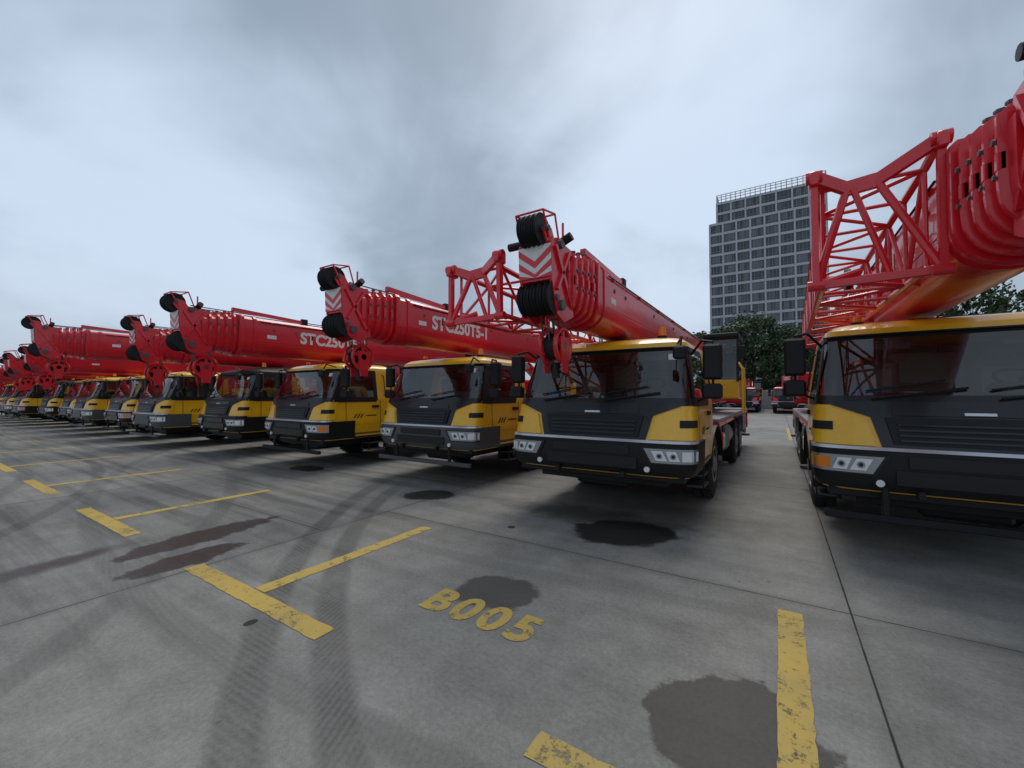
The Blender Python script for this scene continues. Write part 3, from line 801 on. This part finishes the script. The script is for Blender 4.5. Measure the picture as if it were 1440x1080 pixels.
# ---------------------------------------------------------------- TREES
def leafmat():
    m,t,b=newmat('foliage')
    tc=t.new('ShaderNodeTexCoord');v=tc.outputs['Object']
    n=t.noise(v,.9,4,.6);n2=t.noise(v,6,2,.6)
    f=t.m('ADD',t.m('MULTIPLY',n,.6),t.m('MULTIPLY',n2,.4))
    t.put(b.inputs['Base Color'],t.mix(t.ss(f,.35,.65),(.022,.042,.014,1),(.075,.13,.04,1))); b.inputs['Roughness'].default_value=.6
    return m
LEAF=leafmat(); BARK=conc('bark',(.09,.075,.06))
def tree_mesh(seed,H=13,W=4.2):
    rnd=random.Random(seed); mb=MB()
    p=Vector((0,0,0)); r=.24
    for i in range(6):
        q=p+Vector((rnd.uniform(-.2,.2),rnd.uniform(-.2,.2),H*.13)); mb.tube(p,q,r,BARK,8,r*.82); p=q;r*=.82
    cl=[]
    for i in range(56):
        a=rnd.uniform(0,2*math.pi); z=rnd.uniform(.2,.96); prof=math.sin(min(1,(z-.10)/.88)*math.pi*.92)**.6
        rr=W*prof*math.sqrt(rnd.uniform(.05,1))*rnd.uniform(.75,1.05)
        c=Vector((rr*math.cos(a),rr*math.sin(a),H*z)); cl.append(c)
        if i%2==0:
            s=Vector((0,0,H*z*.72)); mid=(s+c)/2+Vector((0,0,.3)); mb.tube(s,mid,.07,BARK,5,.05); mb.tube(mid,c,.05,BARK,5,.02)
    for c in cl:
        cr=rnd.uniform(.8,1.5)
        for k in range(105):
            d=Vector((rnd.gauss(0,1),rnd.gauss(0,1),rnd.gauss(0,.75))).normalized()*cr*rnd.uniform(.3,1.05)
            o=c+d; n=Vector((rnd.uniform(-1,1),rnd.uniform(-1,1),rnd.uniform(-.4,1))).normalized()
            u=n.orthogonal().normalized(); w=n.cross(u); s=rnd.uniform(.14,.30)
            mb.add([o-u*s,o-w*s*.6,o+u*s,o+w*s*.6],[[0,1,2,3]],LEAF)
    return mb.mesh('tree',60,False)
TM=[tree_mesh(1),tree_mesh(2,12,3.8),tree_mesh(3,14,4.6)]
def tree(x,y,s,k,rz):
    e=obj('broadleaf_tree',TM[k],loc=(x,y,0),rot=(0,0,rz),scale=(s,s,s)); return e
rt=random.Random(5)
for (x,y,s,k) in((-15,66,.88,0),(-10.5,69,.95,1),(-6.6,66,.90,0),(-3.0,68,1.04,0),(.6,66,.92,1),(4.0,69,.9,0),(8.5,67,.85,1),(13,70,1.0,0),(18,69,1.05,2),(24,68,1.1,0),(30,70,1.15,2),(36,67,1.1,1),(43,69,1.15,0),(-22,68,.8,1),(50,66,1.1,2)):
    tree(x,y,s,k,rt.uniform(0,6))
wl=MB()
wl.box(-40,80,60,60.3,0,2.2,CON2,.02)
for i in range(31): wl.box(-40+i*4-.2,-40+i*4+.2,59.9,60.4,0,2.4,CON,.02)
wl.box(-40,80,59.95,60.35,2.2,2.3,CON,.02)
obj('boundary_wall',wl.mesh('boundary_wall'))
def lamp(x,y,h=10,side=1):
    mb=MB()
    mb.tube((0,0,0),(0,0,.5),.16,GRY,12); mb.tube((0,0,.5),(0,0,h),.09,LGR,12,.05)
    mb.path([(0,0,h),(side*.5,0,h+.35),(side*1.6,0,h+.5)],.04,LGR); mb.box(side*1.4-.35,side*1.4+.45,-.13,.13,h+.42,h+.54,LGR,.03)
    obj('street_lamp',mb.mesh('street_lamp'),loc=(x,y,0))
lamp(-70,30,11); lamp(22.5,57,11,-1); lamp(-100,26,11)

# ---------------------------------------------------------------- WORLD
w=bpy.data.worlds.new("World"); scene.world=w; w.use_nodes=True
t=NT(w.node_tree); bg=w.node_tree.nodes['Background']
sun_el=R(58); sun_az=R(-15)
sky=t.new('ShaderNodeTexSky'); sky.sky_type='NISHITA'; sky.sun_disc=False; sky.sun_elevation=sun_el; sky.sun_rotation=sun_az
sky.air_density=1.5; sky.dust_density=3
tc=t.new('ShaderNodeTexCoord'); D=tc.outputs['Generated']; X,Y,Z=t.xyz(D)
zz=t.m('ADD',t.m('MAXIMUM',Z,0),.25)
pv=t.comb(t.m('DIVIDE',X,zz),t.m('DIVIDE',Y,zz),0.0)
n1=t.noise(pv,.5,4,.5,1.0); n2=t.noise(pv,1.5,6,.55,.8); n3=t.noise(D,1.8,5,.5,.6)
f=t.m('ADD',t.m('MULTIPLY',n1,.48),t.m('MULTIPLY',n2,.22)); f=t.m('ADD',f,t.m('MULTIPLY',n3,.30))
def blob(v,r0,amp):
    vm=t.new('ShaderNodeVectorMath',operation='DOT_PRODUCT'); t.put(vm.inputs[0],D); vm.inputs[1].default_value=Vector(v).normalized()
    return t.m('MULTIPLY',t.ss(vm.outputs['Value'],r0,1.0),amp)
for v,r0,amp in(((-.28,.80,.42),.86,.10),((-.84,.34,.40),.90,.09),((-.60,.55,.50),.90,-.09),((.35,.80,.5),.85,-.03),((-.8,.1,.75),.85,-.08)):
    f=t.m('ADD',f,blob(v,r0,amp))
f=t.ss(f,.40,.64)
cl=t.mix(f,(2.5,3.2,4.05,1),(5.7,6.75,8.2,1))
hz=t.ss(Z,.26,.0)
cl=t.mix(t.m('MULTIPLY',hz,.5),cl,(4.5,5.25,6.25,1))
cov=t.mix(.92,sky.outputs[0],cl)
t.put(bg.inputs[0],cov); bg.inputs[1].default_value=.112
sd=bpy.data.lights.new('sun','SUN'); sd.energy=1.5; sd.angle=R(30); sd.color=(1,.95,.88)
so=bpy.data.objects.new('sun',sd); COL.objects.link(so)
dirv=Vector((math.sin(sun_az)*math.cos(sun_el),math.cos(sun_az)*math.cos(sun_el),math.sin(sun_el)))
so.rotation_euler=dirv.to_track_quat('Z','Y').to_euler(); so.location=dirv*50

# ---------------------------------------------------------------- CAMERA
cd=bpy.data.cameras.new('camera'); co=bpy.data.objects.new('camera',cd); COL.objects.link(co)
cd.sensor_width=36; cd.lens=14.6; cd.clip_end=3000; cd.clip_start=.05
co.location=(0,0,1.7); co.rotation_euler=(R(91.57),0,R(32.7))
scene.camera=co
scene.view_settings.view_transform='Standard'; scene.view_settings.look='None'; scene.view_settings.exposure=0
